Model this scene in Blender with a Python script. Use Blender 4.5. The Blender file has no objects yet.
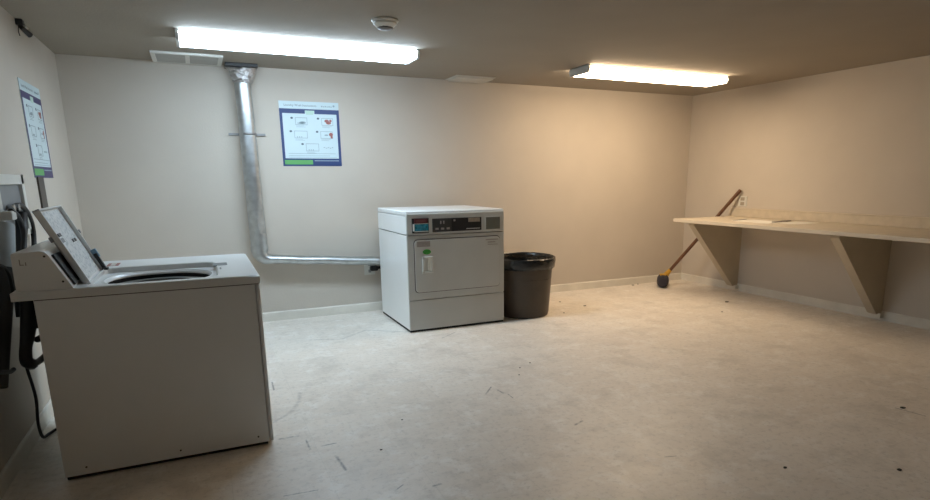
import bpy, bmesh, math, random
from mathutils import Vector, Matrix, noise
random.seed(7)
C = bpy.context.scene.collection
L, R, B, H, FY = -0.9666, 6.0, 6.2706, 2.44, -1.6      # room planes (metres)
PI = math.pi

# ------------------------------------------------------------------ materials
MATS = {}
def nodes(m):
    nt = m.node_tree
    return nt, nt.nodes, nt.links
def mat(name, col, rough=.5, metal=0., spec=.5, var=.06, scale=6., bump=0., bscale=80., emit=None, estr=0., coat=0., detail=4):
    if name in MATS: return MATS[name]
    m = bpy.data.materials.new(name); m.use_nodes = True
    nt, N, K = nodes(m); b = N['Principled BSDF']
    b.inputs['Roughness'].default_value = rough; b.inputs['Metallic'].default_value = metal
    b.inputs['Specular IOR Level'].default_value = spec; b.inputs['Coat Weight'].default_value = coat
    tc = N.new('ShaderNodeTexCoord')
    n = N.new('ShaderNodeTexNoise'); n.inputs['Scale'].default_value = scale; n.inputs['Detail'].default_value = detail
    K.new(tc.outputs['Object'], n.inputs['Vector'])
    r = N.new('ShaderNodeValToRGB'); K.new(n.outputs['Fac'], r.inputs['Fac'])
    r.color_ramp.elements[0].position = .3; r.color_ramp.elements[1].position = .7
    r.color_ramp.elements[0].color = [c*(1-var) for c in col]+[1]
    r.color_ramp.elements[1].color = [min(1, c*(1+var)) for c in col]+[1]
    K.new(r.outputs['Color'], b.inputs['Base Color'])
    if bump:
        n2 = N.new('ShaderNodeTexNoise'); n2.inputs['Scale'].default_value = bscale; n2.inputs['Detail'].default_value = 3
        K.new(tc.outputs['Object'], n2.inputs['Vector'])
        bp = N.new('ShaderNodeBump'); bp.inputs['Strength'].default_value = bump; bp.inputs['Distance'].default_value = .01
        K.new(n2.outputs['Fac'], bp.inputs['Height']); K.new(bp.outputs['Normal'], b.inputs['Normal'])
    if emit:
        b.inputs['Emission Color'].default_value = (*emit, 1); b.inputs['Emission Strength'].default_value = estr
    MATS[name] = m
    return m

WALL = (.57, .52, .455)
M_wall = mat('wall_paint', WALL, .75, spec=.3, var=.025, scale=2.5, bump=.12, bscale=70)
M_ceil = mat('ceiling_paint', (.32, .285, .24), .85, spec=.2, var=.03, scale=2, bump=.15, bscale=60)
M_base = mat('baseboard_paint', (.74, .71, .64), .5, var=.08, scale=5)
M_enamel = mat('white_enamel', (.84, .86, .86), .28, spec=.5, var=.012, scale=3)
M_enamel_top = mat('white_enamel_top', (.80, .82, .82), .3, spec=.5, var=.02, scale=9)
M_greyenamel = mat('grey_fascia', (.52, .525, .50), .4, var=.02)
M_dark = mat('black_plastic', (.014, .014, .015), .4, var=.2)
M_rubber = mat('black_rubber', (.009, .009, .010), .5, var=.25, scale=30)
M_gap = mat('dark_gap', (.01, .01, .01), .8, var=.1)
M_chrome = mat('chrome', (.6, .6, .6), .25, 1, var=.05)
M_galv = mat('galvanised_steel', (.53, .56, .57), .40, 1, var=.16, scale=14, bump=.15, bscale=25)
M_foil = mat('crumpled_foil_tape', (.55, .54, .54), .28, 1, var=.25, scale=50, bump=.9, bscale=60)
M_lamp_metal = mat('lamp_housing_enamel', (.62, .62, .6), .4, var=.03)
M_white_plastic = mat('white_plastic', (.66, .66, .62), .4, var=.03)
M_grey_plastic = mat('grey_plastic', (.24, .25, .26), .45, var=.06)
M_bin = mat('brown_bin_plastic', (.050, .037, .026), .45, var=.15, scale=8, bump=.05, bscale=30)
M_bag = mat('black_bin_liner', (.009, .011, .013), .22, var=.2, scale=20, bump=.6, bscale=22)
M_counter = mat('beige_laminate', (.60, .53, .42), .45, var=.07, scale=14, detail=8)
M_counter_edge = mat('counter_edge_trim', (.68, .61, .50), .4, var=.03)
M_bracket = mat('bracket_paint', (.50, .44, .34), .7, var=.04, bump=.05)
M_wood = mat('handle_wood', (.13, .055, .025), .5, var=.25, scale=20)
M_yellow = mat('yellow_plastic', (.62, .35, .03), .4, var=.08)
M_bristle = mat('dark_bristles', (.035, .033, .045), .85, var=.4, scale=90, bump=.8, bscale=150)
M_paper = mat('white_paper', (.82, .80, .74), .8, var=.03)
M_label = None
M_pvc = mat('grey_pipe', (.42, .45, .46), .5, var=.12, scale=10)
M_brownstrip = mat('brown_wall_strip', (.10, .085, .072), .7, var=.15)
M_navy = mat('poster_navy', (.03, .055, .17), .5, var=.04)
M_purple = mat('poster_purple', (.06, .05, .15), .5, var=.04)
M_posterwhite = mat('poster_white', (.60, .72, .76), .5, var=.02)
M_postergreen = mat('poster_green', (.13, .40, .13), .5, var=.05)
M_posterpale = mat('poster_pale_green', (.48, .66, .58), .5, var=.05)
M_ink = mat('poster_ink', (.10, .14, .18), .6, var=.1)
M_inklight = mat('poster_ink_light', (.33, .42, .46), .6, var=.1)
M_red = mat('red_print', (.36, .14, .13), .5, var=.1)
M_lcd = mat('teal_display', (.02, .09, .13), .2, var=.8, scale=40, emit=(.03, .25, .32), estr=.10)
M_maroon = mat('maroon_plastic', (.10, .025, .03), .4, var=.2)
M_greensticker = mat('green_sticker', (.04, .30, .04), .5, var=.3, scale=40)
M_gasket = mat('brown_door_gap', (.07, .045, .04), .7, var=.2)
M_tag = mat('grey_tag', (.30, .27, .25), .5, var=.1, scale=60)
M_debris = mat('dark_debris', (.035, .028, .022), .8, var=.4, scale=60)
M_blue = mat('blue_clip', (.16, .30, .42), .4, var=.1)
M_basket = mat('basket_porcelain', (.20, .20, .19), .4, var=.1)
COOL, WARM = (.66, .84, 1.0), (1.0, .755, .50)
M_tube_cool = mat('cool_lamp_diffuser', (.8, .8, .8), .4, var=.01, emit=COOL, estr=18.5)
M_tube_warm = mat('warm_lamp_diffuser', (.8, .8, .8), .4, var=.01, emit=WARM, estr=16.5)
M_end = mat('diffuser_end_cap', (.62, .66, .68), .35, var=.03)

def label_mat():
    m = mat('lid_instruction_label', (.62, .67, .68), .4, var=.02)
    nt, N, K = nodes(m); b = N['Principled BSDF']
    tc = N.new('ShaderNodeTexCoord'); mp = N.new('ShaderNodeMapping'); mp.inputs['Scale'].default_value = (60, 60, 60)
    K.new(tc.outputs['Object'], mp.inputs['Vector'])
    v = N.new('ShaderNodeTexNoise'); v.inputs['Scale'].default_value = 1.; v.inputs['Detail'].default_value = 4
    K.new(mp.outputs['Vector'], v.inputs['Vector'])
    r = N.new('ShaderNodeValToRGB'); r.color_ramp.elements[0].position = .38; r.color_ramp.elements[1].position = .52
    r.color_ramp.elements[0].color = (.46, .51, .54, 1); r.color_ramp.elements[1].color = (.74, .77, .78, 1)
    K.new(v.outputs['Fac'], r.inputs['Fac']); K.new(r.outputs['Color'], b.inputs['Base Color'])
    return m
M_label = label_mat()

def floor_mat():
    m = bpy.data.materials.new('vinyl_tile_floor'); m.use_nodes = True
    nt, N, K = nodes(m); b = N['Principled BSDF']
    b.inputs['Specular IOR Level'].default_value = .8
    tc = N.new('ShaderNodeTexCoord'); P = tc.outputs['Object']
    def noi(scale, detail=5, vec=P, rough=.6):
        n = N.new('ShaderNodeTexNoise'); n.inputs['Scale'].default_value = scale; n.inputs['Detail'].default_value = detail
        n.inputs['Roughness'].default_value = rough; K.new(vec, n.inputs['Vector']); return n.outputs['Fac']
    def mix(a, c, f, mode='MIX'):
        x = N.new('ShaderNodeMix'); x.data_type = 'RGBA'; x.blend_type = mode
        for s, i in ((a, 6), (c, 7)):
            if isinstance(s, tuple): x.inputs[i].default_value = (*s, 1)
            else: K.new(s, x.inputs[i])
        if isinstance(f, float): x.inputs[0].default_value = f
        else: K.new(f, x.inputs[0])
        return x.outputs[2]
    def math_(op, a, c=None):
        x = N.new('ShaderNodeMath'); x.operation = op; x.use_clamp = op in ('MULTIPLY', 'MAXIMUM')
        for s, i in ((a, 0), (c, 1)):
            if s is None: continue
            if isinstance(s, (float, int)): x.inputs[i].default_value = s
            else: K.new(s, x.inputs[i])
        return x.outputs[0]
    def ramp(f, p0, p1, v0=0., v1=1.):
        x = N.new('ShaderNodeMapRange'); x.inputs[1].default_value = p0; x.inputs[2].default_value = p1
        x.inputs[3].default_value = v0; x.inputs[4].default_value = v1; K.new(f, x.inputs[0]); return x.outputs[0]
    br = N.new('ShaderNodeTexBrick'); br.offset = 0; br.squash = 1
    br.inputs['Scale'].default_value = 1; br.inputs['Brick Width'].default_value = .43; br.inputs['Row Height'].default_value = .43
    br.inputs['Mortar Size'].default_value = .0025; br.inputs['Mortar Smooth'].default_value = .6
    br.inputs['Color1'].default_value = (.78, .715, .635, 1); br.inputs['Color2'].default_value = (.84, .78, .70, 1)
    br.inputs['Mortar'].default_value = (.73, .68, .61, 1)
    K.new(P, br.inputs['Vector'])
    c = br.outputs['Color']
    # streaky marbling of the tiles
    mp = N.new('ShaderNodeMapping'); mp.inputs['Scale'].default_value = (1.2, 5.5, 1); mp.inputs['Rotation'].default_value = (0, 0, .35)
    K.new(P, mp.inputs['Vector'])
    c = mix(c, (.88, .85, .80), ramp(noi(3.2, 6, mp.outputs['Vector'], .65), .53, .72, 0, .55))
    c = mix(c, (.50, .46, .40), ramp(noi(3.2, 9, P, .75), .50, .64, 0, .42))
    c = mix(c, (.93, .90, .85), ramp(noi(5.5, 8, P, .75), .52, .62, 0, .6))
    c = mix(c, (.50, .46, .41), ramp(noi(30, 5, P, .75), .52, .64, 0, .45))
    segs = [(0.209,2.608,0.358,2.595),(0.395,3.178,0.396,3.052),(0.505,2.908,0.518,2.732),(0.684,2.435,0.734,2.472),(0.461,3.061,0.537,3.065),(0.267,3.255,0.363,3.252),(0.481,3.98,0.447,3.791),(0.447,3.791,0.369,3.623),(0.369,3.623,0.264,3.52),(0.766,5.326,1.032,5.229),(1.032,5.229,1.309,5.454),(1.309,5.454,1.628,5.206),(1.852,4.85,2.048,4.991),(1.595,3.382,1.685,3.489),(1.701,3.414,1.706,3.348),(1.727,3.316,1.722,3.236),(0.332,4.282,0.326,4.101),(0.855,2.392,0.887,2.397),(0.712,6.077,0.66,5.196),(3.757,2.031,3.78,1.878),(1.841,2.691,1.91,2.721),(2.027,2.146,2.085,2.13)]
    skip = 18
    wide = {9:.02, 10:.02, 11:.02, 6:.02, 7:.022, 8:.018, 18:.012}
    tot = None
    nbreak = ramp(noi(26, 4), .34, .54, .15, 1)
    for i, (ax, ay, bx_, by_) in enumerate(segs):
        if i == skip: continue
        def vm(op, a, c=None, sc=None):
            x = N.new('ShaderNodeVectorMath'); x.operation = op
            for s, k in ((a, 0), (c, 1)):
                if s is None: continue
                if isinstance(s, tuple): x.inputs[k].default_value = s
                else: K.new(s, x.inputs[k])
            if sc is not None: K.new(sc, x.inputs[3])
            return x
        pa = vm('SUBTRACT', P, (ax, ay, 0)).outputs[0]; ba = (bx_-ax, by_-ay, 0); l2 = ba[0]**2+ba[1]**2
        h = math_('MULTIPLY', vm('DOT_PRODUCT', pa, (ba[0]/l2, ba[1]/l2, 0)).outputs[1], 1.0)
        proj = vm('SCALE', ba, sc=h).outputs[0]
        d = vm('LENGTH', vm('SUBTRACT', pa, proj).outputs[0]).outputs[1]
        w = wide.get(i, .0055+.003*((i*7) % 3))
        s = ramp(d, w*.15, w, .75 if w < .0135 else .32, 0)
        tot = s if tot is None else math_('MAXIMUM', tot, s)
    c = mix(c, (.10, .095, .095), math_('MULTIPLY', tot, nbreak))
    K.new(c, b.inputs['Base Color'])
    K.new(ramp(noi(5, 5), .3, .7, .34, .50), b.inputs['Roughness'])
    bp = N.new('ShaderNodeBump'); bp.inputs['Strength'].default_value = .06; bp.inputs['Distance'].default_value = .01
    K.new(noi(9, 3), bp.inputs['Height']); K.new(bp.outputs['Normal'], b.inputs['Normal'])
    return m
M_floor = floor_mat()

# ------------------------------------------------------------------ mesh helpers
ORG = {}
def box(bm, x0, x1, y0, y1, z0, z1, bev=0., seg=2, mi=0):
    r = bmesh.ops.create_cube(bm, size=1)
    vs = r['verts']
    for v in vs:
        v.co = Vector(((x0+x1)/2+v.co.x*(x1-x0), (y0+y1)/2+v.co.y*(y1-y0), (z0+z1)/2+v.co.z*(z1-z0)))
    fs = set(f for v in vs for f in v.link_faces)
    for f in fs: f.material_index = mi
    if bev:
        es = list(set(e for v in vs for e in v.link_edges))
        bmesh.ops.bevel(bm, geom=es, offset=bev, segments=seg, profile=.5, affect='EDGES', material=mi)
    return bm
def prism(bm, pts, axis, a0, a1, bev=0., mi=0):
    """extrude a 2-D outline; axis 'y': pts are (x,z), axis 'x': pts are (y,z), axis 'z': pts are (x,y)"""
    def mk(p, a): return Vector((p[0], a, p[1])) if axis == 'y' else Vector((a, p[0], p[1])) if axis == 'x' else Vector((p[0], p[1], a))
    va = [bm.verts.new(mk(p, a0)) for p in pts]; vb = [bm.verts.new(mk(p, a1)) for p in pts]
    n = len(pts); fs = [bm.faces.new(va), bm.faces.new(vb[::-1])]
    for i in range(n): fs.append(bm.faces.new((va[i], vb[i], vb[(i+1) % n], va[(i+1) % n])))
    for f in fs: f.material_index = mi
    if bev:
        es = list(set(e for f in fs for e in f.edges))
        bmesh.ops.bevel(bm, geom=es, offset=bev, segments=2, profile=.5, affect='EDGES')
    return bm
def loft(bm, rings, close=True, caps=True, mi=0):
    rv = [[bm.verts.new(p) for p in r] for r in rings]
    n = len(rings[0])
    for a, b in zip(rv[:-1], rv[1:]):
        for i in range(n if close else n-1):
            f = bm.faces.new((a[i], a[(i+1) % n], b[(i+1) % n], b[i])); f.material_index = mi; f.smooth = True
    if caps and close:
        bm.faces.new(rv[0][::-1]).material_index = mi; bm.faces.new(rv[-1]).material_index = mi
    return rv
def smooth_path(pts, k=6):
    pts = [Vector(p) for p in pts]
    if len(pts) < 3: return pts
    out = []
    for i in range(len(pts)-1):
        p0, p1, p2, p3 = pts[max(i-1, 0)], pts[i], pts[i+1], pts[min(i+2, len(pts)-1)]
        for j in range(k):
            t = j/k
            out.append(.5*((2*p1)+(p2-p0)*t+(2*p0-5*p1+4*p2-p3)*t*t+(3*p1-p0-3*p2+p3)*t**3))
    out.append(pts[-1]); return out
def tube(bm, pts, r, n=10, k=6, smooth=True, mi=0):
    P = smooth_path(pts, k) if smooth else [Vector(p) for p in pts]
    rings = []; up = None
    for i, p in enumerate(P):
        d = (P[min(i+1, len(P)-1)]-P[max(i-1, 0)]).normalized()
        if up is None:
            up = d.cross(Vector((0, 0, 1)))
            if up.length < .1: up = d.cross(Vector((1, 0, 0)))
            up.normalize()
        up = (up-d*up.dot(d)).normalized(); s = d.cross(up)
        rr = r(i/(len(P)-1)) if callable(r) else r
        rings.append([p+up*math.cos(2*PI*j/n)*rr+s*math.sin(2*PI*j/n)*rr for j in range(n)])
    loft(bm, rings, mi=mi); return bm
def lathe(bm, prof, cx, cy, cz=0, n=40, axis='z', mi=0, caps=True):
    rings = []
    for r, h in prof:
        ring = []
        for j in range(n):
            a = 2*PI*j/n; u, v = math.cos(a)*r, math.sin(a)*r
            ring.append(Vector((cx+u, cy+v, cz+h)) if axis == 'z' else Vector((cx+u, cy-h, cz+v)) if axis == 'y' else Vector((cx+h, cy+u, cz+v)))
        rings.append(ring)
    loft(bm, rings, mi=mi, caps=caps); return bm
def new(): return bmesh.new()
def obj(name, bm, mats, parent=None, smooth=False):
    bmesh.ops.recalc_face_normals(bm, faces=bm.faces)
    o_ = ORG.get(parent.name) if parent else None
    if o_ is not None: bmesh.ops.translate(bm, verts=bm.verts, vec=-o_)
    me = bpy.data.meshes.new(name); bm.to_mesh(me); bm.free()
    for m in (mats if isinstance(mats, (list, tuple)) else [mats]): me.materials.append(m)
    if smooth:
        for p in me.polygons: p.use_smooth = True
        try: me.set_sharp_from_angle(angle=math.radians(40))
        except Exception: pass
    o = bpy.data.objects.new(name, me); C.objects.link(o)
    if parent: o.parent = parent; ORG[o.name] = o_
    return o
def thing(name, label, cat, loc, group=None):
    e = bpy.data.objects.new(name, None); C.objects.link(e); e.location = loc; e.empty_display_size = .1
    e['label'] = label; e['category'] = cat
    if group: e['group'] = group
    ORG[e.name] = Vector(loc); return e
def tag(o, label, cat, group=None):
    o['label'] = label; o['category'] = cat
    if group: o['group'] = group
    me = o.data; c = Vector([sum(v.co[i] for v in me.vertices)/len(me.vertices) for i in range(3)])
    c.z = min(v.co.z for v in me.vertices)
    for v in me.vertices: v.co -= c
    o.location = c; return o
def struct(name, bm, m):
    o = obj(name, bm, m); o['kind'] = 'structure'; return o
def B_(*a, **k): return box(new(), *a, **k)

# ------------------------------------------------------------------ room shell
T = .1
struct('floor', B_(L-T, R+T, FY-T, B+T, -T, 0), M_floor)
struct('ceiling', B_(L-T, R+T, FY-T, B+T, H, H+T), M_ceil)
struct('wall_back', B_(L-T, R+T, B, B+T, 0, H), M_wall)
struct('wall_left', B_(L-T, L, FY, B, 0, H), M_wall)
struct('wall_right', B_(R, R+T, FY, B, 0, H), M_wall)
struct('wall_front', B_(L-T, R+T, FY-T, FY, 0, H), M_wall)
def baseprof(d): return [(0, 0), (d*1.0, 0), (d, .082), (d*.55, .092), (0, .094)]
struct('baseboard_back', prism(new(), [(B-p[0], p[1]) for p in baseprof(.014)], 'x', L+.012, R-.012), M_base)
struct('baseboard_left', prism(new(), [(L+p[0], p[1]) for p in baseprof(.012)], 'y', FY, B), M_base)
struct('baseboard_right', prism(new(), [(R-p[0], p[1]) for p in baseprof(.012)], 'y', FY, B), M_base)

# ------------------------------------------------------------------ ceiling lamps
def lamp(label, x0, x1, y0, y1, mt, grp):
    t = thing('ceiling_lamp', label, 'ceiling light', ((x0+x1)/2, (y0+y1)/2, H), grp)
    bm = new(); box(bm, x0, x1, y0+.012, y1-.012, H-.012, H-.0005, .002)
    obj('housing', bm, M_lamp_metal, t)
    h = .068
    cs = [(y0+.020, H-.012), (y0-.004, H-.034), (y0+.018, H-h), (y1-.018, H-h), (y1+.004, H-.034), (y1-.020, H-.012)]
    obj('diffuser', prism(new(), cs, 'x', x0+.022, x1-.022, .003), mt, t)
    cs2 = [(y0+.004, H-.001), (y0-.007, H-.034), (y0+.015, H-h-.003), (y1-.015, H-h-.003), (y1+.007, H-.034), (y1-.004, H-.001)]
    for a, b in ((x0, x0+.022), (x1-.022, x1)):
        obj('end_cap', prism(new(), cs2, 'x', a, b, .002), M_end, t)
    return t
lamp('long cool white fluorescent ceiling lamp above the washing machine and metal duct', -.04, 1.75, 4.93, 5.23, M_tube_cool, 'fluorescent ceiling lamps')
lamp('long warm fluorescent ceiling lamp near the far right corner', 3.41, 5.21, 4.93, 5.25, M_tube_warm, 'fluorescent ceiling lamps')

# smoke detector
t = thing('smoke_detector', 'round white smoke detector on the ceiling in front of the left lamp', 'smoke detector', (1.235, 4.15, H))
obj('base_ring', lathe(new(), [(.088, 0), (.09, -.008), (.084, -.016)], 1.235, 4.15, H), M_white_plastic, t, True)
obj('dome', lathe(new(), [(.078, -.016), (.076, -.03), (.062, -.042), (.05, -.048)], 1.235, 4.15, H), M_white_plastic, t, True)
bm = lathe(new(), [(.045, -.048), (.045, -.056), (.03, -.064), (.001, -.066)], 1.235, 4.15, H)
for k in range(12):
    a = k*PI/6; x, y = 1.235+.047*math.cos(a), 4.15+.047*math.sin(a)
    box(bm, x-.004, x+.004, y-.004, y+.004, H-.056, H-.046)
obj('sensor_grille', bm, M_grey_plastic, t)

# ceiling registers
def vent(label, x0, x1, y0, y1, panels, depth):
    t = thing('ceiling_vent', label, 'vent', ((x0+x1)/2, (y0+y1)/2, H), None)
    bm = new(); w = .035
    box(bm, x0, x1, y0, y0+w, H-depth, H, .003); box(bm, x0, x1, y1-w, y1, H-depth, H, .003)
    box(bm, x0, x0+w, y0+w, y1-w, H-depth, H, .003); box(bm, x1-w, x1, y0+w, y1-w, H-depth, H, .003)
    if panels == 2: xm = (x0+x1)/2; box(bm, xm-w/2, xm+w/2, y0+w, y1-w, H-depth, H, .003)
    obj('frame', bm, M_white_plastic, t)
    bm = new(); n = 9
    for k in range(n):
        y = y0+w+(y1-y0-2*w)*(k+.5)/n
        prism(bm, [(y-.016, H-.004), (y-.013, H-.002), (y+.016, H-depth*.8), (y+.013, H-depth*.8-.002)], 'x', x0+w, x1-w)
    s = obj('louvre_panel', bm, mat('pale_louvre', (.40, .40, .38), .5), t)
    return t
vent('white two-panel ceiling vent against the wall, left of the duct top', -.25, .30, 5.80, 6.25, 2, .018)
t = thing('ceiling_vent', 'small plain pale vent plate on the ceiling between the two lamps', 'vent', (2.72, 6.1, H))
obj('cover_plate', B_(2.52, 2.93, 5.96, 6.235, H-.024, H-.004, .008), mat('aged_vent_cream', (.56, .54, .49), .5), t)
obj('frame', B_(2.50, 2.95, 5.94, 6.255, H-.006, H, .002), mat('aged_vent_cream', (.56, .54, .49), .5), t)

# ------------------------------------------------------------------ exhaust duct
t = thing('exhaust_duct', 'galvanised metal dryer duct running down the back wall and across to the dryer', 'duct', (.475, 6.17, .6))
def oval(c, u, v, ru, rv, n=20, p=1.): return [Vector(c)+Vector(u)*ru*math.cos(2*PI*j/n)+Vector(v)*rv*math.sin(2*PI*j/n) for j in range(n)]
cy = 6.175
rings = []
for i in range(41):
    f = i/40; z = 2.30-(2.30-.86)*f; crush = max(0, (f-.55))*1.2
    ring = oval((.462+.014*f, cy, z), (1, 0, 0), (0, 1, 0), .072+.004*f, .062, 24)
    for q in ring:
        nn = noise.noise(Vector((q.x*14, q.y*9, q.z*3)))
        if q.y < cy: q.y += (.010*nn+.02*crush*abs(math.sin((q.x-.40)*30+z*4)))*(.3+f)
    rings.append(ring)
bm = new(); loft(bm, rings); obj('vertical_duct', bm, M_galv, t, True)
# foil wrapped transition under the ceiling
rings = []
for i in range(19):
    f = i/18; z = H-.034-f*.13; w = .135-.062*f**.8; d = .072
    ring = oval((.462, cy-.01*(1-f), z), (1, 0, 0), (0, 1, 0), w, d, 32)
    for q in ring: q += Vector((noise.noise(q*34), noise.noise(q*37+Vector((5, 5, 5))), noise.noise(q*25)*.5))*.022
    rings.append(ring)
bm = new(); loft(bm, rings); obj('foil_tape_collar', bm, M_foil, t, False)
obj('ceiling_flange', B_(.325, .600, 6.09, 6.262, H-.034, H-.0005, .004), M_dark, t)
# elbow: gores
rings = []
for i in range(13):
    a = PI/2*i/12; Rb = .088
    c = Vector((.478+Rb-Rb*math.cos(a), cy, (.745-.014)-Rb*math.sin(a)))
    rad = Vector((-math.cos(a), 0, -math.sin(a)))
    rr = (.078*(1-i/12)+.046*i/12)*(1.04 if i % 3 == 0 else 1)
    rings.append(oval(c, rad, (0, 1, 0), rr, .062, 20))
top = [oval((.478, cy, z), (-1, 0, 0), (0, 1, 0), r, .064, 20) for z, r in ((.90, .074), (.885, .080), (.84, .080), (.835, .077), (.80, .077), (.79, .081), (.76, .081))]
bm = new(); loft(bm, top+rings); obj('elbow', bm, M_galv, t, True)
rings = []
for i in range(25):
    f = i/24; x = .562+f*1.25; z = .643-.09*(x-.575)/1.05*.95
    ring = oval((x, cy, z), (0, 0, 1), (0, 1, 0), .044*(1.05 if i in (0, 1) else 1), .060, 20)
    for q in ring: q.z += .004*noise.noise(Vector((q.x*5, q.y*8, 1)))
    rings.append(ring)
bm = new(); loft(bm, rings); obj('horizontal_duct', bm, M_galv, t, True)
bm = new(); box(bm, .305, .40, 6.255, 6.2695, 1.818, 1.84, .002); box(bm, .54, .632, 6.255, 6.2695, 1.818, 1.84, .002)
ring0 = [oval((.473, cy, z), (1, 0, 0), (0, 1, 0), .0725, .0685, 24) for z in (1.82, 1.838)]
loft(bm, ring0)
obj('wall_strap', bm, mat('dull_strap_metal', (.30, .30, .30), .5, .8), t)

# wall outlet behind the duct end with a black plug in it
t = thing('wall_outlet', 'grey-white outlet plate low on the back wall beside the dryer', 'outlet', (1.60, B, .40))
obj('plate', B_(1.52, 1.64, B-.008, B-.0003, .40, .555, .003), M_white_plastic, t)
for z in (.44, .515): obj('socket', B_(1.565, 1.595, B-.0095, B-.007, z-.016, z+.016, .002), M_grey_plastic, t)
bm = new(); box(bm, 1.575, 1.66, B-.075, B-.012, .445, .50, .015)
tube(bm, [(1.65, B-.045, .475), (1.72, B-.05, .46), (1.80, B-.05, .30), (1.86, B-.06, .1)], .016)
tag(obj('power_plug', bm, M_rubber), 'black dryer plug and cable in the low wall outlet', 'plug')

# ------------------------------------------------------------------ posters
def poster(label, cat, org, uax, nrm, w, h, band, pale, loc, grp):
    """u runs to the right as read, v downwards; nrm points off the wall"""
    t = thing('poster', label, cat, loc, grp)
    O, U_, Nn = Vector(org), Vector(uax), Vector(nrm); V_ = Vector((0, 0, -1))
    def pt(u, v, d): return O+U_*u*w+V_*v*h+Nn*d
    def poly(bm, uv, d0, d1):
        a = [bm.verts.new(pt(u, v, d0)) for u, v in uv]; b = [bm.verts.new(pt(u, v, d1)) for u, v in uv]
        n = len(uv); bm.faces.new(a); bm.faces.new(b[::-1])
        for i in range(n): bm.faces.new((a[i], a[(i+1) % n], b[(i+1) % n], b[i]))
    def rect(bm, u0, v0, u1, v1, d0, d1): poly(bm, [(u0, v0), (u1, v0), (u1, v1), (u0, v1)], d0, d1)
    bm = new(); rect(bm, 0, 0, 1, 1, .0005, .004); obj('board', bm, M_posterwhite, t)
    bm = new(); d0, d1 = .004, .0048
    rect(bm, 0, .115, .42, .185, d0, d1); rect(bm, .58, .115, 1, .185, d0, d1); rect(bm, .42, .115, .58, .135, d0, d1)
    rect(bm, 0, .185, .045, .88, d0, d1); rect(bm, .955, .185, 1, .88, d0, d1); rect(bm, 0, .88, 1, 1, d0, d1)
    obj('coloured_border', bm, band, t)
    bm = new(); poly(bm, [(.42, .135), (.58, .135), (.56, .20), (.44, .20)], d0, d1); obj('header_tab', bm, M_posterpale, t)
    bm = new(); rect(bm, .03, .905, .50, .975, d1, d1+.0006); obj('green_strip', bm, M_postergreen, t)
    bm = new(); rect(bm, .53, .91, .95, .922, d1, d1+.0006); obj('footer_line', bm, M_inklight, t)
    def frame(bm, u0, v0, u1, v1, q=.007):
        rect(bm, u0, v0, u1, v0+q, d0, d1); rect(bm, u0, v1-q, u1, v1, d0, d1); rect(bm, u0, v0, u0+q, v1, d0, d1); rect(bm, u1-q, v0, u1, v1, d0, d1)
    def blob(bm, cu, cv, ru, rv, n=12):
        poly(bm, [(cu+ru*math.cos(2*PI*k/n), cv+rv*math.sin(2*PI*k/n)) for k in range(n)], d0, d1)
    def stepnum(u, v):
        bm = new(); blob(bm, u, v, .022, .016); return bm
    boxes = [(.25, .245, .45, .36), (.69, .245, .89, .36), (.22, .45, .44, .565), (.66, .45, .87, .565), (.40, .645, .62, .765)]
    for k, (a, b, c, d) in enumerate(boxes):
        bm = new(); frame(bm, a, b, c, d, .008)
        if k in (0,): blob(bm, (a+c)/2+.02, (b+d)/2+.02, .055, .018); blob(bm, (a+c)/2, (b+d)/2+.03, .075, .010)
        if k in (2, 4):
            for q in range(3): blob(bm, a+.05+q*.035, d-.02, .010, .010)
        if k == 3: blob(bm, a+.10, b+.06, .035, .012)
        for q in range(2): rect(bm, a+.01, d+.012+q*.016, a+.14+.03*((k+q) % 2), d+.017+q*.016, d0, d1)
        o = obj('pictogram', bm, M_inklight if k in (0, 2, 4) else M_ink, t) if False else obj('pictogram', bm, M_inklight, t)
        obj('step_dot', stepnum(a-.055, b+.01), M_ink, o)
        if k in (1, 3):
            bm = new()
            if k == 1: blob(bm, a+.09, b+.045, .04, .024); blob(bm, a+.12, b+.075, .045, .022); blob(bm, a+.155, b+.04, .022, .02)
            else: blob(bm, c-.03, b+.05, .035, .03); blob(bm, c-.02, b+.09, .02, .02)
            bmesh.ops.translate(bm, verts=bm.verts, vec=Nn*.0006)
            obj('red_print', bm, M_red, o)['label'] = 'red patch in the drawing'
    bm = new()
    for v in (.80, .835): rect(bm, .10, v, .90 if v < .82 else .80, v+.006, d0, d1)
    rect(bm, .10, .86, .92, .865, d0, d1)
    for q in range(5): rect(bm, .70+q*.035, .70+.008*(q % 2), .725+q*.035, .712+.008*(q % 2), d0, d1)
    obj('small_print', bm, M_inklight, t)
    cu = bpy.data.curves.new('title_text', 'FONT'); cu.body = 'Laundry Wash Instructions'; cu.size = 1; cu.extrude = 0
    fo = bpy.data.objects.new('tmp', cu); C.objects.link(fo)
    dg = bpy.context.evaluated_depsgraph_get(); me = fo.evaluated_get(dg).to_mesh()
    bm = new(); bm.from_mesh(me); bpy.data.objects.remove(fo); bpy.data.curves.remove(cu)
    mx = max(v.co.x for v in bm.verts); s = .54/mx
    for v in bm.verts:
        p = pt(.08+v.co.x*s, .075-v.co.y*s*w/h*.95, .0048); v.co = p
    obj('title_text', bm, M_ink, t)
    bm = new()
    for q in range(6): rect(bm, .70+q*.032, .055+.006*((q*3) % 2), .722+q*.032, .075, d0, d1)
    blob(bm, .915, .055, .018, .016)
    obj('logo_mark', bm, M_inklight, t)
    return t
poster('blue bordered laundry instruction poster on the back wall right of the duct', 'poster', (.776, B, 2.152), (1, 0, 0), (0, -1, 0), .572, .612, M_navy, 1, (1.06, B, 1.54), 'laundry instruction posters')
poster('purple bordered laundry instruction poster on the left wall above the washing machine', 'poster', (L, 4.853, 2.052), (0, 1, 0), (1, 0, 0), .56, .618, M_purple, 1, (L, 5.13, 1.435), 'laundry instruction posters')
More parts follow.
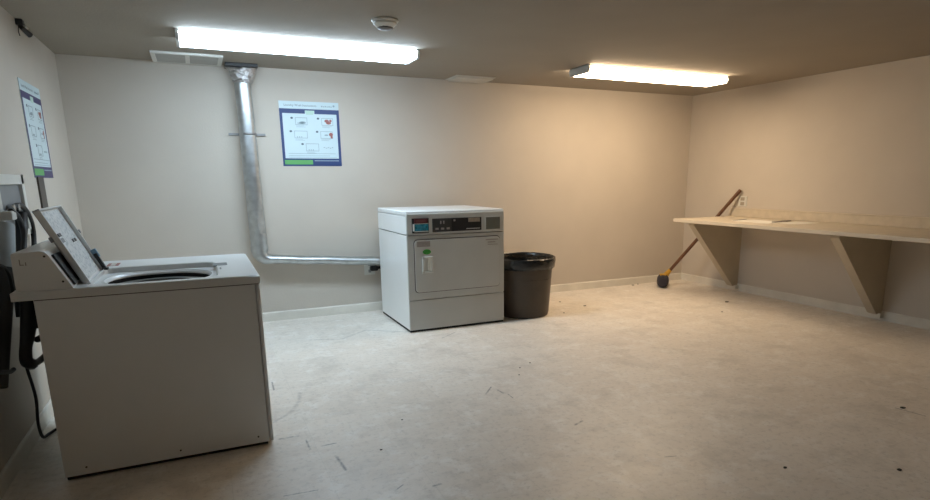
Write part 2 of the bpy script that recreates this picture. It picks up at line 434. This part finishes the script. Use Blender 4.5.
tag(obj('wall_strip', B_(L+.0005, L+.012, 4.90, 5.055, 1.16, 1.44, .002), M_brownstrip), 'short brown strip on the left wall hanging below the purple poster', 'strip')

# ------------------------------------------------------------------ dryer
DX0, DX1, DY0, DY1, DZ = 1.652, 2.635, 5.145, 6.095, 1.120
t = thing('clothes_dryer', 'white front-loading coin dryer standing against the back wall beside the bin', 'dryer', ((DX0+DX1)/2, (DY0+DY1)/2, 0))
bm = new(); box(bm, DX0, DX1, DY0+.022, DY1, .022, .905, .006); obj('cabinet', bm, M_enamel, t)
bm = new(); box(bm, DX0-.001, DX1+.001, DY0+.022, DY1, .908, DZ-.045, .005); obj('upper_cabinet', bm, M_enamel, t)
bm = new(); box(bm, DX0-.002, DX1+.002, DY0+.012, DY1, DZ-.042, DZ, .010, 3); obj('top_panel', bm, M_enamel_top, t)
bm = new(); box(bm, DX0+.006, DX1-.006, DY0+.006, DY1-.01, .003, .03); obj('floor_gap_shade', bm, M_gap, t)  # near-black block standing in for the shade under the dryer
for x in (DX0+.06, DX1-.06):
    for y in (DY0+.07, DY1-.08): obj('foot', lathe(new(), [(.022, 0), (.024, .008), (.014, .012), (.012, .02)], x, y, 0, 16), M_dark, t)
# front: lower panel, door surround, console fascia
bm = new(); box(bm, DX0, DX1, DY0, DY0+.021, .021, .304, .006); obj('lower_panel', bm, M_greyenamel, t)
bm = new()
fx0, fx1, fz0, fz1 = DX0, DX1, .309, .903
dx0, dx1, dz0, dz1 = 1.712, 2.588, .372, .868
box(bm, fx0, fx1, DY0, DY0+.021, fz0, fz1, .005)
obj('front_panel', bm, M_greyenamel, t)
def rrect(x0, x1, z0, z1, r, n=6):
    pts = []
    for cx, cz, a0 in ((x1-r, z1-r, 0), (x0+r, z1-r, 90), (x0+r, z0+r, 180), (x1-r, z0+r, 270)):
        for k in range(n+1):
            a = math.radians(a0+90*k/n); pts.append((cx+r*math.cos(a), cz+r*math.sin(a)))
    return pts
obj('door_gasket', prism(new(), rrect(dx0, dx1, dz0, dz1, .035), 'y', DY0-.003, DY0+.004), M_gasket, t)
door = obj('door', prism(new(), rrect(dx0+.007, dx1-.007, dz0+.007, dz1-.007, .030), 'y', DY0-.016, DY0-.0005, .003), M_greyenamel, t)
dy = DY0-.016
bm = new()
hx0, hx1, hz0, hz1 = 1.782, 1.885, .556, .710
for a in ((hx0, hx0+.02, hz0, hz1), (hx1-.02, hx1, hz0, hz1), (hx0, hx1, hz1-.02, hz1), (hx0, hx1, hz0, hz0+.02)): box(bm, a[0], a[1], dy-.022, dy, a[2], a[3], .004)
box(bm, hx0+.01, hx1-.01, dy-.006, dy, hz0+.01, hz1-.01)
box(bm, hx0+.055, hx1-.012, dy-.016, dy-.004, hz0+.015, hz1-.015, .003)
obj('handle', bm, M_white_plastic, door)['label'] = 'white recessed door handle'
obj('nameplate', B_(1.738, 1.866, dy-.002, dy, .800, .850, 0), M_tag, door)
bm = new(); bm_n = 20
loft(bm, [[Vector((1.832+.040*math.cos(2*PI*k/20), y, .752+.024*math.sin(2*PI*k/20)-.0)) for k in range(20)] for y in (dy-.002, dy)])
obj('green_sticker', bm, M_greensticker, door)['label'] = 'green oval sticker'
bm = new(); box(bm, 2.43, 2.562, dy-.002, dy, .830, .838); box(bm, 2.45, 2.53, dy-.002, dy, .806, .814); box(bm, 2.45, 2.56, dy-.002, dy, .784, .789)
obj('printed_lines', bm, M_tag, door)
# console fascia with recessed modules
bm = new(); box(bm, DX0, DX1, DY0-.002, DY0+.021, .909, DZ-.022, .006)
con = obj('console', bm, M_greyenamel, t)
cyf = DY0-.002
def mod(name, x0, x1, z0, z1, m, d=.004, bev=.002, par=None): return obj(name, B_(x0, x1, cyf-d, cyf+.001, z0, z1, bev), m, par or con)
rd = mod('card_reader', 1.700, 1.862, .925, 1.058, M_dark, .006)
def sub(name, x0, x1, z0, z1, m, par, d): return obj(name, B_(x0, x1, cyf-d, cyf-.004, z0, z1, .0015), m, par)
sub('reader_top', 1.722, 1.845, 1.013, 1.055, M_maroon, rd, .016)
sub('reader_window', 1.738, 1.826, 1.022, 1.044, mat('dull_red_window', (.16, .06, .06), .3, var=.2), rd, .018)
sub('display', 1.712, 1.856, .944, 1.006, M_lcd, rd, .012)['label'] = 'teal lit display'
sub('display_frame', 1.708, 1.722, .944, 1.008, M_white_plastic, rd, .014)
sub('display_frame', 1.722, 1.856, .936, .943, M_white_plastic, rd, .014)
sub('display_frame', 1.722, 1.856, 1.007, 1.012, M_white_plastic, rd, .014)
kp = mod('keypad', 1.897, 2.392, .928, 1.050, M_dark, .004)
sub('left_field', 1.903, 2.085, .932, 1.046, mat('keypad_grey', (.045, .045, .042), .4, var=.15), kp, .006)
for k in range(3): sub('button', 1.925+k*.055, 1.955+k*.055, .948, .966, M_tag, kp, .010)
for k in range(2): sub('button', 1.972+k*.03, 1.984+k*.03, 1.0, 1.028, M_tag, kp, .010)
sub('indicator', 2.105, 2.125, 1.02, 1.036, M_tag, kp, .007)
sub('price_tag', 2.255, 2.375, 1.008, 1.046, mat('beige_tag', (.30, .25, .20), .5, var=.15, scale=50), kp, .007)
sub('brand_strip', 2.235, 2.375, .943, .951, mat('silver_print', (.42, .42, .40), .4, var=.2, scale=90), kp, .0065)
gp = mod('grille_panel', 2.430, 2.595, .925, 1.052, M_greyenamel, .004)
bm = new(); box(bm, 2.438, 2.587, cyf-.005, cyf-.003, .932, 1.045)
for k in range(8): box(bm, 2.440, 2.585, cyf-.0065, cyf-.004, .937+k*.0135, .943+k*.0135)
obj('grille', bm, mat('grille_grey_green', (.17, .175, .145), .5, var=.08), gp)
# side seams and screw dots
bm = new(); box(bm, DX0-.0015, DX0+.002, DY0+.03, DY1-.01, .906, .908)
obj('side_seam', bm, M_gap, t)

# ------------------------------------------------------------------ rubbish bin
t = thing('rubbish_bin', 'round brown plastic bin with a black liner folded over its rim, beside the dryer', 'bin', (2.982, 5.40, 0))
bx, by = 2.982, 5.40
obj('bin_body', lathe(new(), [(.255, 0), (.270, .006), (.278, .03), (.314, .55), (.320, .585), (.312, .585), (.30, .4), (.27, .03), (.001, .025)], bx, by, 0, 48), M_bin, t, True)
rings = []
N_ = 72
prof = [(.29, .36), (.306, .53), (.318, .600), (.328, .612), (.340, .604), (.343, .575), (.336, .540), (.332, .505)]
for i, (r, h) in enumerate(prof):
    ring = []
    for j in range(N_):
        a = 2*PI*j/N_; w = 0 if i < 2 else 1
        dr = .006*noise.noise(Vector((math.cos(a)*6, math.sin(a)*6, h*14)))*w
        dz = (.012*noise.noise(Vector((math.cos(a)*3, math.sin(a)*3, 7))) if i >= 4 else 0)+(.016*noise.noise(Vector((math.cos(a)*9, math.sin(a)*9, 3))) if i == 7 else 0)
        ring.append(Vector((bx+(r+dr)*math.cos(a), by+(r+dr)*math.sin(a), h+dz)))
    rings.append(ring)
bm = new(); loft(bm, rings, caps=False); o = obj('bin_liner', bm, M_bag, t, True)
o['label'] = 'black plastic liner folded over the rim'
md = o.modifiers.new('thick', 'SOLIDIFY'); md.thickness = .003; md.offset = 0
# rubbish inside, dark
bm = new(); rings = []
for r, h in ((.305, .40), (.22, .43), (.12, .46), (.03, .47)):
    rings.append([Vector((bx+r*math.cos(2*PI*j/40), by+r*math.sin(2*PI*j/40), h+.02*noise.noise(Vector((r*9, j*.6, 2))))) for j in range(40)])
loft(bm, rings); obj('bag_bottom', bm, M_bag, t, True)

# ------------------------------------------------------------------ counter
SX, SY1, SY0, SZ = 5.075, 5.485, 1.4, .92
t = thing('counter', 'long beige wall counter with triangular brackets along the right wall', 'counter', (R, (SY0+SY1)/2, 0))
bm = new(); box(bm, SX+.004, R-.001, SY0, SY1-.004, SZ-.034, SZ, .002); obj('worktop', bm, M_counter, t)
bm = new(); box(bm, SX-.004, SX+.004, SY0, SY1, SZ-.036, SZ+.0005, .003); box(bm, SX+.004, R-.001, SY1-.004, SY1+.002, SZ-.036, SZ+.0005, .001)
obj('edge_strip', bm, M_counter_edge, t)
bm = new(); box(bm, R-.022, R-.0005, SY0, SY1-.02, SZ+.0005, 1.018, .003); bs = obj('backsplash', bm, M_counter, t)
bm = new(); box(bm, R-.028, R-.0005, SY0, SY1-.02, 1.018, 1.026, .002); obj('top_lip', bm, M_counter_edge, bs)
def bracket(y0, y1):
    poly = [(5.30, SZ-.036), (R-.0005, SZ-.036), (R-.0005, .055), (5.945, .055), (5.905, .075), (5.21, .845), (5.21, SZ-.036)]
    b = obj('bracket', prism(new(), poly[1:], 'y', y0, y1, .003), M_bracket, t)
    bm = new(); prism(bm, [(5.93, .030), (R-.013, .030), (R-.013, .075), (5.93, .075)], 'y', y0-.03, y1+.004, .002)
    obj('foot_block', bm, M_base, b)
bracket(5.285, 5.375); bracket(3.505, 3.595); bracket(1.70, 1.79)

# outlet on the right wall
t = thing('wall_outlet', 'cream outlet plate on the right wall just above the counter', 'outlet', (R, 5.315, 1.04))
obj('plate', B_(R-.008, R-.0003, 5.252, 5.375, 1.045, 1.168, .003), M_white_plastic, t)
for z in (1.078, 1.135): obj('socket', B_(R-.011, R-.007, 5.285, 5.342, z-.02, z+.02, .004), mat('socket_beige', (.38, .34, .27), .5), t)

# papers lying on the counter
def sheet(pts, z, label, thick=.0025, m=M_paper, name='paper_sheet', cat='paper', grp=None):
    return tag(obj(name, prism(new(), pts, 'z', z, z+thick), m), label, cat, grp)
zt = SZ+.0008
sheet([(5.30, 4.35), (5.62, 4.35), (5.66, 4.84), (5.34, 4.86)], zt, 'large white paper sheet lying flat on the counter below the outlet')
sheet([(5.36, 4.86), (5.39, 4.84), (5.66, 4.93), (5.645, 4.95)], zt, 'thin dark strip lying on the counter by the left edge of the papers', .006, M_tag, 'dark_strip', 'strip')
sheet([(5.45, 4.43), (5.47, 4.40), (5.80, 4.47), (5.79, 4.51)], zt+.003, 'dark folded edge of booklet lying across the white paper sheet', .010, M_tag, 'thin_booklet', 'booklet')
sheet([(5.46, 4.13), (5.84, 4.17), (5.80, 4.40), (5.45, 4.36)], zt, 'small pale leaflet lying right of the dark booklet on the counter', .002, M_paper, 'leaflet', 'paper')

# ------------------------------------------------------------------ broom
base = Vector((5.435, 5.985, .0)); top = Vector((5.968, 5.335, 1.243))
p0 = Vector((5.480, 5.985, .155))
t = thing('push_broom', 'wooden handled broom with yellow socket leaning in the far right corner', 'broom', base)
obj('handle', tube(new(), [p0, top], .021, 12, smooth=False), M_wood, t, True)
d = (top-p0).normalized()
obj('socket', tube(new(), [p0-d*.045, p0+d*.0, p0+d*.07], lambda f: .044-.020*f, 12, smooth=False), M_yellow, t, True)
ax = Vector((.67, .742, 0)).normalized(); sd = Vector((-ax.y, ax.x, 0)); hc = Vector((5.40, 5.965, 0))
rings = []
for i in range(13):
    f = -1+2*i/12; s = (1-abs(f)**6*.35)
    ring = []
    for k in range(24):
        a = 2*PI*k/24; u, v = math.cos(a), math.sin(a)
        wz = .078*(1-.15*(v > 0)); ring.append(hc+ax*f*.19+sd*u*.075*s*(1+.05*noise.noise(Vector((i*2., k*2., 1))))+Vector((0, 0, .079+v*.078*s)))
    rings.append(ring)
bm = new(); loft(bm, rings); obj('bristle_head', bm, M_bristle, t, True)['label'] = 'dark grey bristle head'
bm = new(); rings = []
for f in (-1, 1):
    c_ = hc+ax*f*.06+Vector((0, 0, .150)); rings.append([c_+sd*a+Vector((0, 0, b)) for a, b in ((-.03, -.01), (.03, -.01), (.045, .012), (-.035, .012))])
loft(bm, rings); obj('mount_block', bm, M_yellow, t)

# ------------------------------------------------------------------ washing machine
WX0, WX1, WY0, WY1 = -.722, .232, 3.212, 4.225
t = thing('washing_machine', 'white top-loading washing machine with raised lid at the left wall', 'washing machine', ((WX0+WX1)/2, (WY0+WY1)/2, 0))
bm = box(new(), WX0, WX1-.022, WY0, WY1, .017, .888, .004)
tf = [f for f in bm.faces if f.normal.z > .9 and f.calc_area() > .1]; bmesh.ops.delete(bm, geom=tf, context='FACES_ONLY')
obj('cabinet', bm, M_enamel, t)
obj('front_panel', B_(WX1-.019, WX1, WY0-.003, WY1+.003, .018, .886, .007), M_enamel, t)
obj('washer_gap_shade', B_(WX0+.008, WX1-.03, WY0+.006, WY1-.01, .003, .022), M_gap, t)  # dark filler painted as the shaded gap between cabinet and floor
for x in (WX0+.06, WX1-.08):
    for y in (WY0+.07, WY1-.07): obj('foot', lathe(new(), [(.022, 0), (.024, .008), (.012, .012), (.012, .03)], x, y, 0, 16), M_dark, t)
for x in (-.63, -.22, .155): obj('screw', lathe(new(), [(.0045, 0), (.0045, .003), (.002, .004)], x, WY0, .055, 12, 'y'), M_dark, t)
obj('side_crease', B_(-.0, .003, WY0-.0008, WY0+.001, .06, .60), M_enamel, t)
for a, b in ((WY0-.0015, WY0+.004), (WY1-.004, WY1+.001)): obj('deck_gap', B_(WX0+.004, WX1-.004, a, b, .8845, .8895), M_gap, t)
# deck with recess and oval opening
DKX0, DKX1, DKY0, DKY1, DK0, DK1 = -.798, .237, 3.198, 4.242, .890, .931
cx, cyd = -.235, 3.585
N_ = 96
def sq(cxx, cyy, hx, hy, p, z):
    out = []
    for j in range(N_):
        a = 2*PI*j/N_; c_, s_ = math.cos(a), math.sin(a)
        m_ = (abs(c_)**p+abs(s_)**p)**(1/p) if p < 50 else max(abs(c_), abs(s_))
        out.append(Vector((cxx+hx*c_/m_, cyy+hy*s_/m_, z)))
    return out
mx, my = (DKX0+DKX1)/2, (DKY0+DKY1)/2; hx, hy = (DKX1-DKX0)/2, (DKY1-DKY0)/2
rx0, rx1, ry0, ry1 = -.53, .045, 3.262, 3.885
rcx, rcy, rhx, rhy = (rx0+rx1)/2, (ry0+ry1)/2, (rx1-rx0)/2, (ry1-ry0)/2
rings = [sq(mx, my, hx-.02, hy-.02, 99, DK0), sq(mx, my, hx, hy, 99, DK0), sq(mx, my, hx, hy, 99, DK1-.005), sq(mx, my, hx-.005, hy-.005, 40, DK1),
         sq(rcx, rcy, rhx+.004, rhy+.004, 9, DK1), sq(rcx, rcy, rhx, rhy, 9, DK1-.004), sq(rcx, rcy, rhx-.006, rhy-.006, 9, DK1-.028),
         sq(cx, cyd, .268, .275, 2.2, DK1-.027), sq(cx, cyd, .255, .258, 2.2, DK1-.025), sq(cx, cyd, .246, .240, 2.2, DK1-.036), sq(cx, cyd, .244, .238, 2.2, DK1-.044)]
bm = new(); loft(bm, rings, caps=False); deck = obj('deck', bm, M_enamel_top, t, False)
for p in deck.data.polygons: p.use_smooth = False
obj('notch', B_(.030, .104, 3.69, 3.81, DK1-.006, DK1+.0008, .0), mat('notch_grey', (.16, .17, .17), .5), deck)
obj('notch', B_(.060, .068, 3.53, 3.60, DK1-.002, DK1+.0006), M_grey_plastic, deck)
bm = new(); loft(bm, [sq(cx, cyd, .246, .240, 2.2, DK1-.043), sq(cx, cyd, .252, .25, 2, DK1-.06), sq(cx, cyd, .27, .27, 2, .60), sq(cx, cyd, .26, .26, 2, .35)], caps=False)
fb = [bm.verts.new(p) for p in sq(cx, cyd, .26, .26, 2, .35)]; bm.faces.new(fb)
obj('tub', bm, M_gap, t, True)
bm = new(); loft(bm, [sq(cx, cyd, .245, .245, 2, .60), sq(cx, cyd, .245, .245, 2, DK1-.064), sq(cx, cyd, .17, .17, 2, DK1-.060), sq(cx, cyd, .16, .16, 2, .62)], caps=False)
obj('basket', bm, M_basket, t, True)
bm = lathe(new(), [(.09, .45), (.07, .50), (.05, .60), (.045, .78), (.03, .80), (.001, .80)], cx, cyd, 0, 24); obj('agitator', bm, M_white_plastic, t, True)
bm = new(); box(bm, -.525, -.465, 3.965, 4.095, DK1, DK1+.0012)
st = obj('warning_sticker', bm, M_red, deck); st['label'] = 'red sticker with pale print'
bm = new()
for k in range(5): box(bm, -.508, -.482, 3.975+k*.023, 3.990+k*.023, DK1+.0012, DK1+.0018)
obj('sticker_print', bm, M_paper, st)
# console at the back of the deck
prof = [(-.776, DK1), (-.774, 1.092), (-.768, 1.101), (-.668, 1.107), (-.648, 1.101), (-.636, 1.085), (-.562, DK1)]
con = obj('console', prism(new(), prof, 'y', WY0-.005, 3.86, .003), M_enamel, t)
def slope(u, n):      # point on the sloping console face
    a, b = Vector((-.562, 0, DK1)), Vector((-.636, 0, 1.085)); nn = Vector((.901, 0, .433)); return a+(b-a)*u+nn*n
def slab(y0, y1, u0, u1, n0, n1, bev=.001):
    bm = new(); q = [slope(u0, n0), slope(u1, n0), slope(u1, n1), slope(u0, n1)]
    return prism(bm, [(p.x, p.z) for p in q], 'y', y0, y1, bev)
cp = obj('control_panel', slab(3.30, 3.84, .10, .97, 0, .010), M_dark, con)
obj('panel_shade_strip', slab(3.245, 3.30, .06, .98, 0, .010), M_dark, con)  # black puts the shade between console and lid into the colour
for k in range(3): obj('knob', slab(3.40+k*.13, 3.45+k*.13, .50, .80, .010, .018, .002), M_grey_plastic, cp)
obj('screw', lathe(new(), [(.0045, 0), (.0045, .003), (.002, .004)], -.652, WY0-.005, 1.082, 12, 'y'), M_dark, con)
obj('screw', lathe(new(), [(.0045, 0), (.0045, .003), (.002, .004)], -.598, WY0-.005, .965, 12, 'y'), M_dark, con)
bm = new(); box(bm, -.746, -.743, WY0-.0062, WY0-.004, 1.047, 1.073); box(bm, -.743, -.731, WY0-.0062, WY0-.004, 1.047, 1.050); box(bm, -.725, -.722, WY0-.0062, WY0-.004, 1.045, 1.060)
obj('stamped_mark', bm, M_tag, con)
# raised lid: a shallow tray hinged at the console
hinge = Vector((-.512, 0, DK1-.002)); dl = Vector((-.402, 0, .916)).normalized(); nl = Vector((dl.z, 0, -dl.x)); LL, ly0, ly1 = .390, 3.335, 3.832
def lp(a, n): p = hinge+dl*a+nl*n; return (p.x, p.z)
def lbox(bm, a0, a1, y0, y1, n0, n1, bev=.0): return prism(bm, [lp(a0, n0), lp(a1, n0), lp(a1, n1), lp(a0, n1)], 'y', y0, y1, bev)
bm = new(); e = .008; dp = .030
lbox(bm, 0, LL, ly0, ly1, -dp, -dp+.006, .002)
lbox(bm, 0, LL, ly0, ly0+e, -dp, 0, .002); lbox(bm, 0, LL, ly1-e, ly1, -dp, 0, .002)
lbox(bm, LL-e, LL, ly0, ly1, -dp, 0, .002); lbox(bm, 0, e, ly0, ly1, -dp, 0, .002)
lid = obj('lid', bm, M_enamel, t)
lab = obj('instruction_label', lbox(new(), .02, LL-.015, ly0+e+.004, ly1-e-.004, -.0225, -.020), M_label, lid)
obj('lid_inner_panel', lbox(new(), e, LL-e, ly0+e, ly1-e, -dp+.006, -.0225), M_enamel_top, lid)
obj('lid_gasket', lbox(new(), .01, .10, ly1-.018, ly1+.006, -.006, .012, .002), M_dark, lid)
obj('lid_clip', lbox(new(), .075, .125, ly1-.01, ly1+.012, -.01, .018, .004), M_blue, lid)
obj('lid_bumper', lbox(new(), .225, .245, ly1-.004, ly1+.012, -.02, .006, .003), M_grey_plastic, lid)
obj('lid_bumper', lbox(new(), .235, .26, ly0-.003, ly0+.004, -dp-.009, -dp+.006, .002), M_grey_plastic, lid)
obj('lid_latch', lbox(new(), .245, .262, ly0+.012, ly0+.07, -.03, .003, .002), M_dark, lid)
obj('lid_button', lbox(new(), .215, .238, ly0+.07, ly0+.16, -.022, -.017, .0), M_grey_plastic, lid)
obj('lid_button', lbox(new(), .198, .215, ly0+.32, ly0+.35, -.022, -.017, .0), M_dark, lid)
obj('lid_button', lbox(new(), .198, .215, ly0+.38, ly0+.41, -.022, -.017, .0), M_dark, lid)
obj('lid_hinge', B_(-.525, -.497, ly1-.03, ly1+.02, DK1, DK1+.012, .002), M_dark, lid)

# ------------------------------------------------------------------ hook-up box, hoses and pipes on the left wall
t = thing('outlet_box', 'white recessed washer hook-up box on the left wall', 'hook-up box', (L, 4.28, 1.06))
y0, y1, z0, z1 = 3.90, 4.47, 1.10, 1.448
bm = new(); w = .055
for a in ((y0, y1, z1-w, z1), (y0, y1, z0, z0+w*.6), (y0, y0+w, z0, z1), (y1-w, y1, z0, z1)): box(bm, L+.0005, L+.022, a[0], a[1], a[2], a[3], .003)
obj('frame', bm, M_white_plastic, t)
obj('recess', B_(L+.0004, L+.004, y0+w, y1-w, z0+w*.6, z1-w), M_grey_plastic, t)
for y in (4.10, 4.20): obj('valve', B_(L+.005, L+.040, y-.018, y+.018, 1.245, 1.285, .006), M_chrome, t)
# flat grey pipes in front of the wall, left of the washer
def P3(x, l): return [(x, a, b) for a, b in l]
t = thing('drain_standpipe', 'grey drain standpipe rising behind the washing machine by the left wall', 'pipe', (-.90, 3.5, .48))
obj('pipe', tube(new(), [(-.915, 3.79, 1.19), (-.915, 3.66, .98)], .045, 18, smooth=False), M_pvc, t, True)
obj('lower_pipe', tube(new(), [(-.915, 3.66, .98), (-.915, 3.50, .72), (-.915, 3.305, .48)], lambda f: .045-.024*min(1, f*1.5), 14, smooth=False), mat('dark_grey_pipe', (.07, .07, .068), .6, var=.15), t, True)
obj('valve_cap', B_(-.93, -.87, 3.77, 3.86, 1.215, 1.262, .008), M_white_plastic, t)
# supply hoses
g = 'black washer hoses'
def hose(label, pts, r, name='hose', cat='hose', grp=g): return tag(obj(name, tube(new(), pts, r, 10), M_rubber, None, True), label, cat, grp)
hose('outermost black supply hose arching from the hook-up box down behind the washer', P3(-.942, [(4.10, 1.258), (4.16, 1.272), (4.26, 1.278), (4.34, 1.262), (4.42, 1.22), (4.47, 1.15), (4.45, 1.06), (4.36, .95), (4.2, .85)]), .014)
hose('inner black supply hose arching from the hook-up box down behind the washer', [(-.94, 4.10, 1.25), (-.91, 3.95, 1.262)]+P3(-.885, [(3.82, 1.262), (3.917, 1.236), (3.985, 1.174), (3.976, 1.099), (3.87, .98), (3.76, .87), (3.72, .80)]), .014)
hose('thick black drain hose hanging straight down behind the washer console', P3(-.925, [(4.19, 1.235), (4.16, 1.17), (4.08, 1.08), (4.00, .98), (3.90, .84), (3.86, .70)]), .030)
hose('thick black hose bunched below the washer deck', P3(-.80, [(3.53, .86), (3.45, .78), (3.36, .70), (3.29, .65), (3.27, .60), (3.34, .565)]), lambda f: .044-.022*min(1, f*1.8)+.006*f)
hose('upper of two thin black hoses reaching the washer cabinet back', [(-.775, 3.41, .732), (-.75, 3.50, .722), (-.736, 3.60, .70)], .013)
hose('lower of two thin black hoses reaching the washer cabinet back', [(-.765, 3.36, .676), (-.75, 3.48, .675), (-.738, 3.60, .66)], .015)
hose('lowest looping black hose behind the washer', [(-.80, 3.385, .556), (-.795, 3.45, .548), (-.775, 3.54, .56), (-.742, 3.62, .60)], .016)
hose('black cable swinging left from the hoses towards the wall edge', P3(-.84, [(3.00, .632), (3.138, .592), (3.18, .582), (3.22, .580)]), .010, 'cable', 'cable', None)
WM = bpy.data.objects['washing_machine']
obj('power_cord', tube(new(), [(-.90, 3.682, .56), (-.90, 3.665, .465), (-.90, 3.70, .368), (-.90, 3.72, .27), (-.91, 3.72, .14), (-.92, 3.80, .03), (-.91, 3.90, .009), (-.86, 4.0, .009), (-.76, 4.02, .009)], .008), M_rubber, WM, True)
hose('thin black wire curving along the wall beside the washer console', P3(-.85, [(3.28, 1.045), (3.348, 1.039), (3.424, 1.011), (3.459, .964), (3.465, .87)]), .007, 'wire', 'wire', None)

# ------------------------------------------------------------------ security camera
sx, sy, sz = -.935, 5.02, 2.44
t = thing('security_camera', 'small black camera mounted high on the left wall by the ceiling', 'camera', (sx, sy, 2.36))
obj('mount', B_(L+.001, -.925, 5.04, 5.10, 2.40, H-.001, .006), M_dark, t)
obj('arm', tube(new(), [(-.940, 5.06, 2.41), (-.940, 5.05, 2.39), (-.932, 5.055, 2.38)], .012, 10), M_dark, t, True)
obj('body', tube(new(), [(-.935, 5.045, 2.385), (-.922, 5.07, 2.37), (-.905, 5.10, 2.352)], lambda f: .014+.004*f, 14, smooth=False), M_dark, t, True)
obj('lens_hood', tube(new(), [(-.922, 5.055, 2.398), (-.910, 5.078, 2.386)], .007, 10, smooth=False), M_white_plastic, t, True)
obj('lead', tube(new(), [(-.950, 5.045, 2.40), (-.955, 5.045, 2.36), (-.952, 5.05, 2.335)], .003, 6), M_dark, t)

# ------------------------------------------------------------------ debris on the floor
deb = [(0.958,3.21,.012,'tiny dark speck on the floor right of the washer'),(0.735,2.872,.013,'tiny dark speck near the front of the floor, right of the washer'),
       (2.065,3.769,.012,'dark crumb, nearest the scuffs in the middle of the floor'),(2.194,3.843,.012,'dark crumb on the open floor in front of the bin'),
       (1.98,3.628,.010,'smallest dark crumb in the middle of the floor'),(3.655,5.716,.022,'dark crumb on the floor right of the bin'),
       (3.784,5.4,.040,'dark leaf scrap on the floor right of the bin'),(3.383,5.208,.018,'brown crumb on the floor beside the bin base'),
       (5.105,6.20,.034,'dark scrap against the back baseboard left of the broom'),(5.213,6.235,.022,'dark bit beside the broom head at the back baseboard'),
       (5.345,4.835,.045,'brown leaf scrap on the floor below the counter'),(4.894,4.481,.020,'brown crumb on the floor in front of the counter'),
       (2.472,1.795,.020,'dark spot of dirt near the bottom edge of the floor'),(2.949,1.538,.026,'black scrap at the bottom right of the floor'),
       (3.795,2.012,.030,'brown scrap at the far right front of the floor')]
for i, (x, y, r, lb) in enumerate(deb):
    r *= .62
    bm = new(); n = 9; a0 = random.random()*6
    pts = [(x+r*(.55+.5*random.random())*math.cos(2*PI*k/n), y+r*.8*(.55+.5*random.random())*math.sin(2*PI*k/n)) for k in range(n)]
    prism(bm, pts, 'z', .0005, .003+r*.1)
    tag(obj('debris', bm, M_debris), lb, 'debris', 'scraps on the floor')

# ------------------------------------------------------------------ world, camera, view
w = bpy.data.worlds.new('World'); bpy.context.scene.world = w; w.use_nodes = True
w.node_tree.nodes['Background'].inputs[0].default_value = (.5, .5, .5, 1); w.node_tree.nodes['Background'].inputs[1].default_value = .02
cam = bpy.data.cameras.new('camera'); co = bpy.data.objects.new('camera', cam); C.objects.link(co)
f, px, py = 592.486, 483.979, 313.077
cam.sensor_fit = 'HORIZONTAL'; cam.sensor_width = 36; cam.lens = f/930*36
cam.shift_x = (465-px)/930; cam.shift_y = (py-250)/930; cam.clip_start = .05
m = Matrix(((0.904565, 0.101732, -0.41402), (-0.426253, 0.196716, -0.882956), (-0.008381, 0.975168, 0.221306)))
co.matrix_world = Matrix.Translation((0, 0, 1.40274)) @ m.to_4x4()
sc = bpy.context.scene; sc.camera = co
sc.view_settings.view_transform = 'Standard'; sc.view_settings.look = 'None'
sc.view_settings.exposure = .58; sc.view_settings.gamma = 1.; sc.view_settings.use_curve_mapping = False
sc.cycles.use_denoising = True; sc.cycles.max_bounces = 12; sc.cycles.diffuse_bounces = 6
